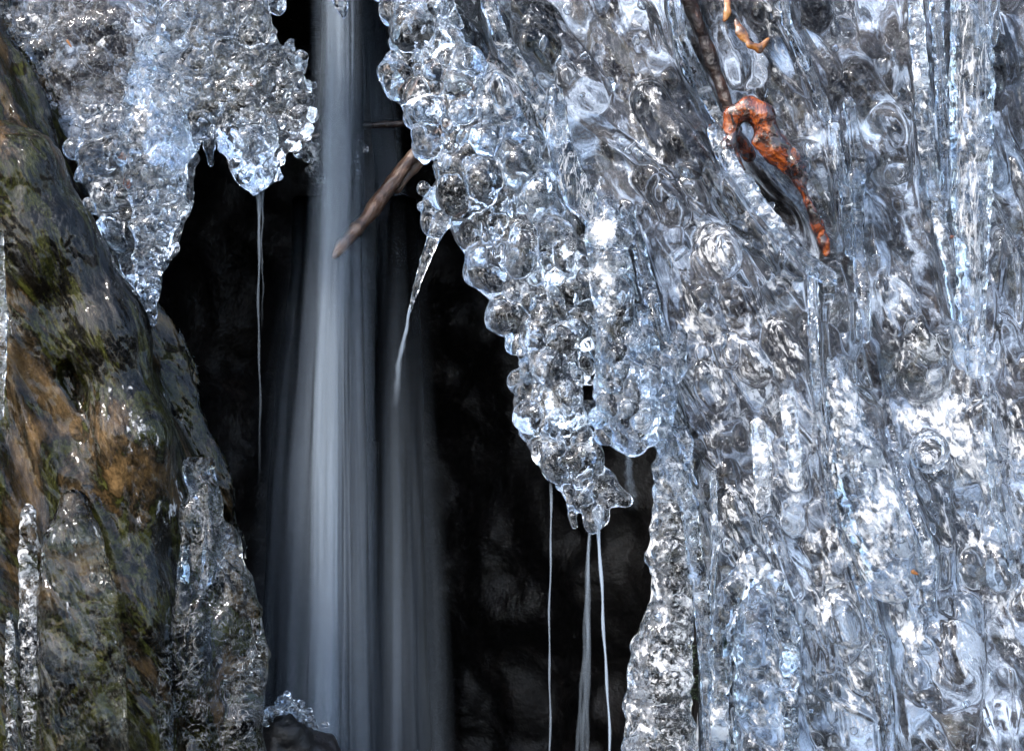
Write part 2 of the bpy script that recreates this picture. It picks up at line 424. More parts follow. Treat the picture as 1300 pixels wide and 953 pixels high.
Fd = boulder_field(); Fd.rough(.005, 30, 5, (1,1,.3)); Fd.rough(.001, 90, 6, (1,1,.5))
V, F, N = Fd.mesh()
bo = link('boulder', V, F, M['boulder'], None, (-.7, .1, -.6), N)
tag(bo, 'brown and olive mossy boulder glazed with ice at the left edge', 'boulder')
Fd = boulder_field(.006, .004, 4)
X, Y, Z = Fd.ax[0][:,None,None], Fd.ax[1][None,:,None], Fd.ax[2][None,None,:]
Fd.rough(.004, 34, 9, (1,1,.35)); Fd.rough(.0022, 80, 10, (1,1,.35))
V, F, N = Fd.mesh()
gl = link('ice_glaze', V-np.array((-.7,.1,-.6)), F, M['dim'], bo, None, N)
px = V[:,0]*1000+650; py = 476.5-V[:,2]*1000
m = np.full(len(V), .0)
for sx, sy, r, v in ((170,500,40,.42),(200,560,40,.45),(190,640,35,.5),(60,90,30,.3),(230,620,40,.4),(110,300,25,.3)):
    k = np.exp(-((px-sx)**2+(py-sy)**2)/r**2); m = m*(1-k)+v*k
gl.data.attributes.new('milk', 'FLOAT', 'POINT').data.foreach_set('value', m.astype(np.float32))

# ------------------------------------------------------------------ right: the ice curtain
OUT = [(556,-110),(574,60),(612,170),(668,290),(770,330),(790,420),(800,540),(836,572),(852,600),(872,650),(884,730),(890,800),(892,1020),
       (1400,1020),(1400,-110)]
Fd = Field((-.12,-.10,-.55), (.72,.12,.57), .0024)
px, py = np.meshgrid(Fd.ax[0]*1000+650, 476.5-Fd.ax[2]*1000, indexing='ij')
sil = polydist(px, py, OUT)/1000
u = (px*.44+py*.90)/1000; v = (px*.90-py*.44)/1000
vw = v + .012*noise3(u, v, 0*u, 9, 41)
f2 = .026*noise3(vw, u*.22, 0*u, 11, 42) + .013*noise3(vw, u*.4, 0*u, 27, 43) + .003*noise3(vw, u*.6, 0*u, 60, 44)
f2 = f2*1.15 + .02 - .02*np.clip((py-200)/500, 0, 1)
for pts, r, hgt in (
    ([(855,-40),(868,60),(905,130),(925,205)], 9, .016), ([(900,150),(955,250),(1010,330),(1046,352)], 9, .014),
    ([(795,270),(822,360),(838,430),(862,450)], 9, .018), ([(1080,130),(1088,230),(1093,330),(1098,430)], 8, .014),
    ([(1060,170),(1068,260),(1080,330)], 7, .012), ([(1160,40),(1172,160),(1190,270),(1212,390)], 9, .016),
    ([(1190,20),(1196,160),(1212,300)], 7, .012), ([(840,470),(850,560),(872,610),(880,640)], 10, .016),
    ([(1100,480),(1145,545),(1160,610),(1185,700),(1170,760)], 8, .015), ([(1040,400),(1045,540),(1060,640)], 7, .012),
    ([(880,240),(930,330),(1000,440),(1030,520)], 12, .012), ([(620,20),(690,150),(720,240)], 12, .014),
    ([(1270,300),(1255,420),(1262,560),(1275,650),(1300,720)], 8, .014), ([(640,10),(630,80),(640,130)], 8, .014),
    ([(1050,640),(1085,720),(1110,800),(1120,863)], 9, .014), ([(980,700),(1005,770),(1008,863)], 8, .015)):
    f2 -= hgt*np.exp(-(segd(px, py, pts)/r)**2)
for pts, r, dp in (
    ([(875,-20),(895,60),(915,140),(950,200),(1010,260),(1050,315)], 19, .12), ([(1085,330),(1105,400),(1140,560)], 12, .07),
    ([(1182,330),(1198,405)], 11, .13), ([(700,130),(730,210),(750,290)], 16, .03), ([(1120,180),(1135,300)], 18, .03),
    ([(800,300),(815,370)], 9, .04), ([(1022,800),(1024,870)], 7, .06), ([(945,770),(940,880)], 24, .06), ([(600,20),(640,90)], 14, .025),
    ([(1110,40),(1130,110)], 22, .03), ([(760,300),(745,420)], 8, .03), ([(1285,110),(1290,180)], 16, .03), ([(1165,620),(1195,690)], 9, .03)):
    f2 += dp*np.exp(-(segd(px, py, pts)/r)**2)
for (bx, by, br, bh) in ((950,320,45,.02),(905,330,30,.02),(1180,570,24,.016),(1040,800,55,.025),(930,480,50,.014),(1130,390,40,.02),(1220,560,60,.015),
                         (1080,780,40,.02),(1190,840,60,.02),(860,250,40,.015),(1130,160,30,.018),(1135,230,24,.016),(640,120,34,.02),(680,60,30,.014),(1010,330,26,.016)):
    q = np.clip(1-((px-bx)**2+(py-by)**2)/br**2, 0, 1); f2 -= bh*np.sqrt(q)
RIBS = [([(850,-50),(862,40),(880,90),(908,140),(925,190),(928,215)], 7, 'glassy rib of ice bordering the left side of the dark gap above the root'),
    ([(905,165),(945,235),(985,290),(1030,340),(1050,352)], 7, 'slanting glassy rib running below the curled orange root'),
    ([(795,268),(818,340),(835,420),(850,447)], 7, 'bright glassy rib just right of the knobbly white topped icicle'),
    ([(1078,130),(1088,200),(1090,300),(1098,430)], 6, 'wavy upright ice rib right of the orange root tip'),
    ([(1058,160),(1070,230),(1080,320)], 5, 'shorter wavy ice rib between the root tip and its longer neighbour rib'),
    ([(1160,-20),(1170,120),(1180,230),(1205,330),(1215,400)], 7, 'long wavy ice rib just left of the tall straight column'),
    ([(1032,345),(1034,450),(1045,560),(1060,650)], 4, 'hair thin upright ice rib just below the root end'),
    ([(1130,545),(1155,630),(1178,700),(1182,770)], 6, 'ice rib along the right side of the long cloudy mound'),
    ([(604,-50),(640,60),(690,135),(704,175)], 8, 'smooth ice rib slanting beside the top of the bubbly ridge'),
    ([(1060,640),(1095,740),(1120,820),(1135,1000)], 6, 'ice rib slanting to the bottom edge below the long mound'),
    ([(1188,-50),(1190,60),(1200,180),(1196,260)], 6, 'ice rib squeezed between the long wavy rib and the tall column'),
    ([(985,-50),(1000,30),(1030,90),(1052,150)], 5, 'thin ice rib at the top right of the yellowish leaf')]
for pts, r, _l in RIBS:      # clearer, thinner ice in the furrow beside each rib
    f2 += .034*np.exp(-(segd(px, py, [(a+r*1.9, b+4) for a, b in pts])/(r*1.1))**2)
    f2 += .016*np.exp(-(segd(px, py, [(a-r*1.8, b) for a, b in pts])/(r*.9))**2)
sm = f2.copy()
for i in range(150):   # overlapping tongues and thin glassy ribs that follow the flow
    x, y = R.uniform(600, 1310), R.uniform(-60, 960); ang = math.radians(R.gauss(np.interp(x, [700, 1000, 1180], [56, 62, 84]), 7))
    thin = R.random() < .35
    L_ = R.uniform(120, 330) if thin else R.uniform(40, 190); r = R.uniform(2.5, 6) if thin else R.uniform(9, 34)
    pts = []; n_ = 6
    for j in range(n_+1):
        pts.append((x, y)); ang += R.gauss(0, .10); x += math.cos(ang)*L_/n_; y += math.sin(ang)*L_/n_
    if pts[0][0] > 1225 and pts[-1][1] > 800 and not thin: r *= .35
    q = 1-(segd(px, py, pts)/r)**2
    hgt = (.007 if thin else .011) + r*.0007
    f2 = np.where(q > 0, np.minimum(f2, sm + .004 - hgt*np.sqrt(np.clip(q, 0, 1))), f2)
Y = Fd.ax[1][None,:,None]
front = (f2[:,None,:] - Y)*.8
body = -smin(-front, -(Y-.085), .004)
Fd.f[:] = np.clip(-smin(-body, -sil[:,None,:]-0*Y, .02), -.03, .03).astype(np.float32)
Fd.rough(.0015, 40, 7, (1,1,.6)); Fd.rough(.0006, 100, 8)
def front_y(x, y):      # depth of the curtain's front at a photo reading
    i = int(np.clip((x-650)/1000/.0024 + .12/.0024, 0, f2.shape[0]-1)); k = int(np.clip(((476.5-y)/1000+.55)/.0024, 0, f2.shape[1]-1)); return float(f2[i, k])
for i in range(460):    # globules on the surface, air bubbles inside
    x = R.uniform(640, 1310); y = R.uniform(-20, 990)
    if polydist(np.array([x]), np.array([y]), OUT)[0] > -12: continue
    z_ = W(x, y, 0); yy = front_y(x, y)
    if R.random() < .55:
        r = 3+13*R.random()**1.7
        if x > 1240 and y > 820: r *= .3
        Fd.ball(z_+np.array([0, yy+r*.0004, 0]), r/1000, .003, (1, .8, R.uniform(.8, 1.6)))
    else:
        Fd.ball(z_+np.array([0, yy+R.uniform(.010, .028), 0]), R.uniform(2, 8)/1000, .0008, (1, .8, R.uniform(.8, 2.2)), cut=True)
ice('ice_curtain', Fd, 'curtain', 'wide lumpy curtain of grey blue ice filling the right half, draped over rock', 'ice curtain', .4, clear=RIBS,
    spots=((930,470,110,.52),(1000,560,120,.5),(1130,380,45,.62),(1200,560,80,.52),(905,325,24,.62),(1090,780,120,.52),(1220,760,100,.5),(1250,560,60,.55),(960,620,60,.5),
           (700,60,90,.4),(640,150,50,.5),(760,170,50,.2),(830,60,60,.42),(850,180,60,.42),(900,60,50,.1),(1130,80,60,.08),(1130,260,50,.12),(1020,90,60,.42),(985,240,40,.5),(1060,200,24,.6),(1290,60,60,.3),(1270,890,45,.1),(1090,450,30,.1),(1000,250,50,.2),(1280,150,40,.12),
           (900,210,40,.15),(640,110,30,.6),(830,210,24,.5),(950,780,30,.15)))

def bar(name, pts, mat, label, cat, milk=.3, rough=.002, rs=60, st=(1,1,.5), k=.006, flat=.8, group=None, nb=0, nv=0, bub=(4,10), h=.002, rings=None, spots=()):
    Fd = field_for(pts, h); P, r = px_chain(pts); Fd.chain(P, r, k, flat=flat)
    if rings:
        q = interp_path(pts, 100)
        for j in range(rings):
            p = q[min(99, max(0, int((j+R.uniform(-.45,.45))*99/(rings-1))))]; a = p[3]*R.uniform(.85, 1.25)/1000; tl = R.uniform(-.35, .35)*a
            c = W(p[0]+R.uniform(-4,4), p[1], p[2]); b = a*R.uniform(.28,.6)
            Fd.cone(c-np.array([a-b,0,-tl]), c+np.array([a-b,0,-tl]), b, b*R.uniform(.7,1.3), .005, flat=flat*1.5)
            if R.random() < .5: Fd.ball(c+np.array([R.uniform(-.5,.5)*a, -.4*a, R.uniform(-.4,.4)*a]), a*R.uniform(.4,.7), .004, (1,flat,R.uniform(.5,1)))
    Fd.rough(rough, rs, R.randrange(90), st); Fd.rough(rough*.5, rs*2.3, R.randrange(90))
    if nb: bubbles(Fd, pts, nb, bub[0], bub[1], flat=flat, front=False)
    if nv: voids(Fd, pts, nv, 1.5, 5, flat)
    return ice(name, Fd, mat, label, cat, milk, group, spots=spots)

bar('ice_column', [(1232,-70,-.01,26),(1234,100,-.015,27),(1234,250,-.015,24),(1232,380,-.01,20),(1240,470,0,12)], 'column',
    'tall straight ribbed ice column running down the upper right of the curtain', 'ice column', .42, .004, 50, (1,1,.12), nv=30)
bar('icicle', [(1262,-60,-.02,7),(1262,30,-.02,7),(1262,56,-.02,5)], 'clear', 'short clear icicle right beside the tall straight ice column', 'icicle', .1, .001, group='icicles on the right')
bar('ice_rib', [(1250,465,-.01,5),(1255,560,-.012,5),(1262,640,-.012,6),(1285,720,-.01,5)], 'clear',
    'long thin ice rib below the tall column near the right edge', 'ice rib', .2, .0015)
bar('ice_flow', [(704,118,-.02,10),(706,160,-.022,14),(716,205,-.026,18),(738,250,-.028,20),(762,282,-.026,17)], 'column',
    'smooth grey twisted tongue of ice above the bright knobbly icicle', 'ice flow', .26, .003, 40, (1,1,.3))
bar('ice_mound', [(1062,462,-.025,10),(1068,500,-.03,20),(1085,580,-.03,32),(1110,660,-.03,40),(1135,730,-.02,36)], 'curtain',
    'long rounded cloudy ice mound widening downwards, lower right of centre', 'ice mound', .52, .003, 45, nv=40)
FG = 'blunt icicles on the curtain'
bar('icicle', [(962,540,-.02,10),(968,590,-.03,11),(968,642,-.03,11)], 'clear', 'longer blunt finger of pale ice on the lower curtain', 'icicle', .5, .001, 80, group=FG, k=.003)
bar('icicle', [(1000,510,-.02,11),(1008,570,-.03,9),(1011,616,-.03,9)], 'clear', 'shorter blunt finger of pale ice on the lower curtain, right of the longer one', 'icicle', .5, .001, 80, group=FG, k=.003)
bar('ringed_ice_column', [(858,560,.0,22),(854,620,-.005,24),(850,700,-.005,26),(856,760,0,27),(846,800,0,33),(836,850,0,38),(838,930,0,44),(846,1050,0,52)], 'clear',
    'clear column of stacked ice rings standing by the dark cave at the bottom', 'ice column', .5, .002, 70, (1,1,1.3), nv=18, rings=18)
bar('ice_rib', [(838,560,-.02,10),(856,605,-.025,9),(876,650,-.03,10),(886,730,-.035,12),(898,820,-.035,11),(906,1020,-.03,10)], 'clear',
    'long smooth glassy rib beside the ringed ice column', 'ice rib', .2, .0015, 50, (1,1,.2))
bar('ice_rib', [(905,600,-.015,5),(908,690,-.03,5),(903,760,-.035,4),(904,1020,-.035,4)], 'clear', 'thinnest straight ice rib just right of the glassy rib at the bottom', 'ice rib', .2, .001)
# hooded lobe
Fd = Field((.23,-.12,-.56), (.40,.05,-.19), .002)
for q_ in ([(912,1040,-.045,12),(914,820,-.05,13),(928,750,-.055,15),(955,712,-.055,16),(984,740,-.055,14),(1002,800,-.05,12),(1008,1040,-.045,10)],
           [(960,760,-.015,26),(968,820,-.02,34),(970,1020,-.02,38)]):
    Pq, rq = px_chain(q_); Fd.chain(Pq, rq, .008)
Fd.rough(.004, 45, 31); Fd.rough(.002, 110, 32); voids(Fd, [(960,760,-.02,26),(968,830,-.02,34)], 50, 1.5, 6)
ice('ice_lobe', Fd, 'curtain', 'hooded ice lobe with a raised arched rim at the bottom', 'ice lobe', .4, spots=((935,800,30,.0),(955,715,20,.55)))

for pts, r, lab in RIBS:
    q = interp_path([(a, b, 0, r) for a, b in pts], 9)
    yy = [np.mean([front_y(p[0]+dx, p[1]+dy) for dx in (-6,0,6) for dy in (-8,0,8)]) for p in q]
    yy = np.convolve(np.r_[yy[0], yy, yy[-1]], [.25,.5,.25], 'valid') - .010
    bar('ice_rib', [(p[0]+R.uniform(-2,2), p[1], float(y_), r*R.uniform(1.1, 1.7)) for p, y_ in zip(q, yy)], 'clear', lab, 'ice rib', R.uniform(.3, .5), .0015, 50, (1,1,.4), k=.004)  # raised milk paints in the bright rims that internal reflection gives clear ribs
ring = [(1180+21*math.cos(a), 573+22*math.sin(a), front_y(1180, 573)-.008, 4.2) for a in np.linspace(0, 6.283, 17)]
bar('ice_ring', ring, 'clear', 'round ring of raised ice on the right part of the curtain', 'ice ring', .2, .001)
# bubbly ridge at the cave's edge
RP = [(520,-60,.0,40),(530,0,0,38),(545,60,0,46),(580,130,0,52),(612,200,-.005,70),(640,270,-.005,72),(680,340,-.01,62),(698,410,-.01,46),(700,480,-.01,42),(712,550,-.01,36),(722,590,-.01,34),(738,618,-.01,24),(754,640,-.01,11),(761,662,-.01,4)]
def drips(F_, path, n, flat=.55):
    q = interp_path(path, 200)
    for i in range(n):
        p = q[R.randrange(190)]; u = R.uniform(-.95, .95); L_ = R.uniform(16, 60); r = R.uniform(3, 8); x = p[0]+u*p[3]; yy = p[2]-math.sqrt(1-u*u)*flat*p[3]/1000
        a = math.radians(R.gauss(68, 18)); xs = x+math.cos(a)*L_*.5
        pts = [(x, p[1], yy, r*.6), (xs+R.uniform(-4,4), p[1]+math.sin(a)*L_*.5, yy-.002, r), (x+math.cos(a)*L_, p[1]+math.sin(a)*L_, yy+.002, r*.7)]
        Pq, rq = px_chain(pts); F_.chain(Pq, rq, .003)
def spread_bubbles(F_, n, path, rmin, rmax, k): bubbles(F_, path, n, rmin, rmax, k, .55, False, 1.02)
Fd = field_for(RP, .0021, .035); Pq, rq = px_chain([(a,b,c,r*.86) for a,b,c,r in RP]); Fd.chain(Pq, rq, .02, flat=.6)
Fd.rough(.005, 40, 51)
for q_ in ([(745,610,-.01,22),(775,628,-.012,15),(794,634,-.012,9)], [(500,92,0,16),(512,118,0,14),(516,140,0,7)], [(560,255,0,22),(552,280,0,16)]):
    Pq, rq = px_chain(q_); Fd.chain(Pq, rq, .008)
spread_bubbles(Fd, 150, RP, 12, 28, .006); Fd.rough(.006, 34, 57, (1,1,.7)); drips(Fd, RP, 110)
spread_bubbles(Fd, 190, RP, 4, 13, .003)
for (x, y, r) in ((497,78,9),(493,100,6),(522,150,10),(530,190,9),(540,200,7),(538,240,9),(535,262,6),(600,345,13),(640,378,10),(655,485,13),(672,545,14),(697,590,10),(668,430,11),(560,60,24),(575,120,26),(585,100,30)):
    Fd.ball(W(x, y, -.01), r/1000, .006, (R.uniform(.8,1.1),1,R.uniform(1,1.5)))
Fd.rough(.002, 70, 55); voids(Fd, RP, 420, 1.5, 6, .6)
ice('bubbly_ice_ridge', Fd, 'bubbly', 'big slanting ridge of glassy ice globules along the right edge of the cave', 'ice ridge', .34,
    spots=((575,90,38,.5),(560,20,25,.5),(665,370,25,.55),(700,480,30,.4),(560,285,18,.5),(690,560,22,.5)))
# knobbly icicle with the bright top
KP = [(768,262,-.03,14),(772,300,-.035,24),(776,360,-.035,27),(782,420,-.03,28),(790,480,-.03,32),(800,530,-.03,38),(802,556,-.03,24)]
Fd = field_for(KP, .002); Pq, rq = px_chain(KP); Fd.chain(Pq, rq, .01, flat=.8); Fd.rough(.004, 50, 61)
for (x, y, r) in ((780,300,25),(776,335,26),(780,375,26),(768,420,16),(772,455,17),(770,500,18),(766,530,20),(770,552,17),(822,556,15),(800,470,24),(812,520,24),(792,440,22),(790,560,14)):
    Fd.ball(W(x, y, -.035), r/1000, .0025, (1,1,.8))
bubbles(Fd, KP[3:], 90, 4, 12, .0015, .8); voids(Fd, KP, 110, 1.5, 5, .8)
ice('knobbly_icicle', Fd, 'bubbly', 'knobbly icicle with a brightly lit white top hanging next to the bubbly ridge', 'icicle', .28, spots=((764,300,20,.85),(766,350,18,.8),(768,392,16,.7)))  # cloudy spots on the left side paint in the broad highlight of its top
# the inner lump with a pocket, right of it
Fd = field_for([(830,455,-.02,40),(842,500,-.02,30)], .002)
Pq, rq = px_chain([(812,400,-.015,16),(815,440,-.03,20),(828,480,-.032,22),(850,470,-.03,18),(862,430,-.02,12)]); Fd.chain(Pq, rq, .008)
Pq, rq = px_chain([(838,500,-.02,22),(835,545,-.02,18)]); Fd.chain(Pq, rq, .006)
Fd.ball(W(836,440,-.05), .017, .004, cut=True); Fd.rough(.003, 60, 71)
voids(Fd, [(830,470,-.02,26),(842,520,-.02,20)], 30, 2, 6)
ice('ice_pocket', Fd, 'bubbly', 'cupped lump of clear ice right of the knobbly icicle', 'ice lump', .2)
bar('curved_icicle', [(562,278,-.01,14),(552,298,-.01,9),(540,330,-.012,6),(528,365,-.014,4),(520,395,-.014,2.5)], 'clear',
    'slim curved icicle leaning left from the middle of the bubbly ridge', 'icicle', .35, .0008, k=.004)

# ------------------------------------------------------------------ upper left: hanging bubbly ice
def slab(F_, poly, y0, t0, w_=28, k=.01, lean=None):
    px, py = np.meshgrid(F_.ax[0]*1000+650, 476.5-F_.ax[2]*1000, indexing='ij')
    d = polydist(px, py, poly)
    T = t0*np.sqrt(np.clip(1-(1-np.clip(-d/w_, 0, 1))**2, 0, 1)) - np.clip(d, 0, None)/1000*1.0
    Y = F_.ax[1][None,:,None]
    g = np.abs(Y-y0) - T[:,None,:]
    F_.f[:] = smin(F_.f, np.clip(g*.7, -.03, .03).astype(np.float32), k)
def scatter_poly(poly, n, inset=3):
    P = np.array(poly, float); out = []
    while len(out) < n:
        x = R.uniform(P[:,0].min(), P[:,0].max()); y = R.uniform(P[:,1].min(), P[:,1].max())
        d = float(polydist(np.array([x]), np.array([y]), poly)[0])
        if d < -inset: out.append((x, y, -d))
    return out
CP = [(205,-40),(345,-40),(338,20),(350,50),(370,60),(382,75),(380,95),(396,115),(398,140),(390,165),(372,180),(352,200),(348,225),(330,238),(315,226),(308,200),(292,182),(275,165),(250,168),(235,190),(200,200),(180,120),(190,40)]
Fd = Field((-.49,-.02,.22), (-.235,.13,.53), .002)
slab(Fd, CP, .04, .038)
for x, y, d in scatter_poly(CP, 250, 1):
    r = R.uniform(5, 10) if x > 325 else 6+19*R.random()**1.5
    yy = .04 - .038*math.sqrt(max(0, 1-(1-min(1, d/28))**2))
    Fd.ball(W(x, y, yy)+np.array([0, R.uniform(-.001, .003), 0]), r/1000, .008 if r > 11 else .0035, (1,1,R.uniform(.7, 1.1)))
for p in CP[4:18]:
    for j in range(4): Fd.ball(W(p[0]+R.uniform(-9,5), p[1]+R.uniform(-9,9), .03+R.uniform(-.02,.02)), R.uniform(5, 9)/1000, .0015)
Fd.rough(.0018, 80, 56)
for x, y, d in scatter_poly(CP, 260, 6): Fd.ball(W(x, y, .04+R.uniform(-.025, .02)), R.uniform(1.5, 5)/1000, .0005, (1,1,R.uniform(.6,1.2)), cut=True)
ice('bubbly_ice_cluster', Fd, 'bubbly', 'thick cluster of frozen bubbles hanging left of the waterfall at the top', 'ice cluster', .32,
    spots=((330,120,40,.4),(290,60,40,.36),(240,110,30,.36)))
bar('icicle', [(328,170,.035,22),(329,205,.035,20),(330,222,.035,14),(330,238,.035,5)], 'bubbly', 'stubby bubbly icicle dripping under the bubble cluster by the waterfall', 'icicle', .3, .0015, nb=40, bub=(4,8), nv=20, k=.003)
bar('icicle', [(266,160,.05,9),(266,185,.05,7),(268,208,.05,4)], 'clear', 'small clear peg of ice between the two bigger left icicles', 'icicle', .25, .001)
bar('ringed_icicle', [(196,110,.01,36),(196,170,.005,46),(200,225,0,36),(196,280,0,27),(190,330,0,21),(188,370,0,15),(189,398,0,10),(192,416,0,3)], 'bubbly',
    'large ringed icicle tapering to a point above the boulder on the left', 'icicle', .22, .003, 60, (1,1,1.6), nv=120, rings=13, flat=.8, spots=((196,180,30,.45),(190,340,22,.05),(189,395,14,.5)))
LP = [(95,150),(150,120),(232,150),(242,200),(238,240),(222,300),(214,320),(200,330),(170,372),(150,350),(128,300),(105,240),(88,200)]
Fd = Field((-.58,-.02,.08), (-.39,.12,.36), .002); slab(Fd, LP, .05, .035)
for x, y, d in scatter_poly(LP, 95, 1):
    Fd.ball(W(x, y, .05-.03*min(1, d/20)), (5+17*R.random()**1.4)/1000, .007, (1,1,R.uniform(.6, 1)))
Fd.rough(.002, 70, 3)
for x, y, d in scatter_poly(LP, 120, 5): Fd.ball(W(x, y, .05+R.uniform(-.02, .02)), R.uniform(1.5, 5)/1000, .0005, cut=True)
ice('ice_cluster', Fd, 'bubbly', 'lumpy ice mass around the large ringed icicle, touching the boulder', 'ice cluster', .38, spots=((120,260,30,.55),(160,320,25,.3)))
SP = [(-30,-60),(215,-60),(225,40),(215,120),(150,170),(100,215),(60,150),(20,80),(-30,10)]
Fd = Field((-.70,.0,.26), (-.41,.15,.55), .0022); slab(Fd, SP, .085, .03)
for i in range(26):
    x, y, d = scatter_poly(SP, 1, 4)[0]; a = R.uniform(-.6, 1.2); L_ = R.uniform(20, 80); r = R.uniform(4, 14)
    Fd.cone(W(x, y, .06), W(x+math.cos(a)*L_, y+math.sin(a)*L_, .062), r/1000, r*.6/1000, .003, flat=.7)
Fd.ball(W(155,35,.07), .05, .004, (1,.45,.8)); Fd.ball(W(95,90,.066), .032, .003, (1,.45,.7))
Fd.rough(.003, 45, 14); 
for x, y, d in scatter_poly(SP, 110, 5): Fd.ball(W(x, y, .075+R.uniform(-.012, .02)), R.uniform(1.5, 6)/1000, .0008, (R.uniform(1,2),.8,1), cut=True)
ice('clear_ice_sheet', Fd, 'clear', 'clear dark ice sheet with rounded bulges in the upper left corner', 'ice sheet', .26, spots=((120,50,16,.65),(200,60,20,.55),(30,20,20,.5)))
# arch of ice at the very top, either side of the fall
TA = [(330,-60,.02,26),(345,-20,.02,18),(352,8,.02,12)]
bar('icicle', TA, 'bubbly', 'knob of ice at the top edge left of the waterfall', 'icicle', .4, .002, nb=30, nv=12)
bar('icicle', [(432,-60,.03,20),(432,-10,.03,14),(434,8,.03,8),(436,20,.03,4)], 'clear', 'tiny icicle tip at the top edge in front of the waterfall', 'icicle', .45, .001)
bar('ice_arch', [(340,-30,.03,18),(390,-24,.03,18),(450,-26,.03,18),(500,-20,.03,26)], 'bubbly', 'rim of ice bridging the waterfall along the top edge', 'ice arch', .4, .003, nb=60)

# ------------------------------------------------------------------ left: ice on and beside the boulder
bar('ice_stump', [(92,640,-.15,18),(92,690,-.16,36),(98,760,-.16,48),(103,830,-.16,54),(104,1020,-.16,56)], 'dim',
    'smooth cone of clear brownish ice standing against the foot of the boulder', 'ice stump', .22, .002, 26, (1,1,.4), flat=.6, nv=10, spots=((70,700,24,.5),(95,655,18,.5)))
bar('ice_column', [(36,650,-.15,9),(36,700,-.15,12),(37,800,-.15,13),(38,1020,-.15,14)], 'clear', 'slim pale ice column left of the smooth ice cone at the boulder foot', 'ice column', .5, .002, 60, (1,1,.2))
bar('icicle', [(12,780,-.16,4),(14,850,-.16,8),(15,1020,-.16,10)], 'clear', 'small spike of ice in the bottom left corner', 'ice spike', .45, .001)
bar('icicle', [(-4,300,-.14,9),(0,400,-.14,10),(2,470,-.14,7),(1,530,-.14,3)], 'clear', 'thin icicle cut by the left edge of the picture', 'icicle', .4, .002, 60, (1,1,.3))
bar('ice_rib', [(196,690,-.10,8),(205,760,-.11,10),(206,820,-.115,12),(206,1020,-.115,14)], 'clear', 'vertical glassy rib on the right flank of the boulder near the bottom', 'ice rib', .2, .0015, 60, (1,1,.2))
Fd = Field((-.48,-.17,-.57), (-.29,.08,-.1), .0022)
for (x, y, r, yy) in ((250,600,22,-.06),(262,640,26,-.07),(245,660,28,-.08),(290,700,26,-.06),(250,720,30,-.08),(235,780,30,-.09),(296,745,28,-.065),(285,800,44,-.06),(312,800,24,-.05),(320,840,22,-.05),(300,780,34,-.05),(240,840,32,-.085),(310,890,30,-.05),(250,900,36,-.07),(300,940,36,-.05),(245,960,38,-.07),(310,990,34,-.05),(262,690,18,-.085)):
    Fd.ball(W(x, y, yy), r/1000, .014, (R.uniform(.75,.95),.8,R.uniform(1.1,1.5)))
for q_ in ([(236,640,-.085,9),(232,720,-.1,11),(226,800,-.1,12),(222,900,-.1,14)], [(262,620,-.09,7),(268,690,-.1,8),(252,770,-.105,9),(246,860,-.11,12)], [(270,700,-.095,8),(300,735,-.09,8),(325,775,-.07,9),(336,830,-.06,10)]):
    Pq, rq = px_chain(q_); Fd.chain(Pq, rq, .006)
for i in range(70): 
    a = R.uniform(0, 6.3); Fd.ball(W(290+38*math.cos(a)+R.uniform(-6,6), 805+42*math.sin(a), -.075+R.uniform(-.01,.02)), R.uniform(3, 9)/1000, .0015)
Fd.rough(.006, 26, 15, (1,1,.7)); Fd.rough(.001, 80, 16)
for i in range(45): Fd.ball(W(R.uniform(230,330), R.uniform(610,860), R.uniform(-.09,-.03)), R.uniform(1.5,5)/1000, .0005, (1,1,R.uniform(.7,2)), cut=True)
ice('clear_ice_lump', Fd, 'clear', 'dark clear bulging ice lump at the boulder foot beside the waterfall', 'ice lump', .14, spots=((320,790,18,.5),(245,620,18,.35)))

# ------------------------------------------------------------------ behind and beside the waterfall
def wood(name, pts, mat, label, cat, rough=.002, rs=60, st=(1,1,1), k=.003, h=.0018, flat=1.0, extra=()):
    Fd = field_for(pts, h, .03); P, r = px_chain(pts); Fd.chain(P, r, k, flat=flat)
    for e in extra: P, r = px_chain(e); Fd.chain(P, r, k, flat=flat)
    Fd.rough(rough, rs, R.randrange(90), st)
    V, F, N = Fd.mesh()
    return tag(link(name, V, F, M[mat], None, (V[:,0].mean(), V[:,1].mean(), V[:,2].min()), N), label, cat)
wood('branch', [(424,326,.15,3),(434,312,.165,8),(452,292,.18,10),(474,264,.20,10),(498,232,.22,10),(524,198,.235,10),(552,160,.255,11),(590,112,.28,12)], 'wood',
     'broken brown branch slanting across behind the waterfall', 'branch', .003, 45, (1,1,.5), .004,
     extra=([(505,240,.235,7),(524,214,.245,9),(548,186,.255,10),(575,150,.27,10)],))
wood('twig', [(290,205,.24,4),(345,192,.24,5),(372,182,.24,4.5),(430,164,.245,4),(490,158,.25,5),(545,156,.26,4.5),(580,150,.26,4)], 'twig',
     'thin dark twig running level behind the top of the waterfall', 'twig', .001)
Fd = Field((-.30,.15,.24), (-.17,.28,.36), .002)
for i in range(60):
    x, y = R.gauss(425, 26), R.gauss(195, 15)
    if 366 < x < 462 and 160 < y < 226: Fd.ball(W(x, y, R.uniform(.19,.22)), R.uniform(3, 12)/1000, .0015)
Fd.rough(.002, 60, 17)
for i in range(50): Fd.ball(W(R.uniform(372,458), R.uniform(165,222), R.uniform(.19,.22)), R.uniform(1.5,4)/1000, .0005, cut=True)
ice('frozen_twig_ice', Fd, 'bubbly', 'small clump of ice frozen on the dark twig behind the waterfall', 'ice clump', .45)
Fd = Field((-.38,-.04,-.62), (-.18,.22,-.34), .003)
for (x, y, yy, r) in ((345,965,.08,48),(385,980,.10,55),(330,1030,.06,70),(400,1050,.10,70),(362,935,.07,26)): Fd.ball(W(x, y, yy), r/1000, .02)
Fd.rough(.008, 30, 23); Fd.rough(.004, 70, 24)
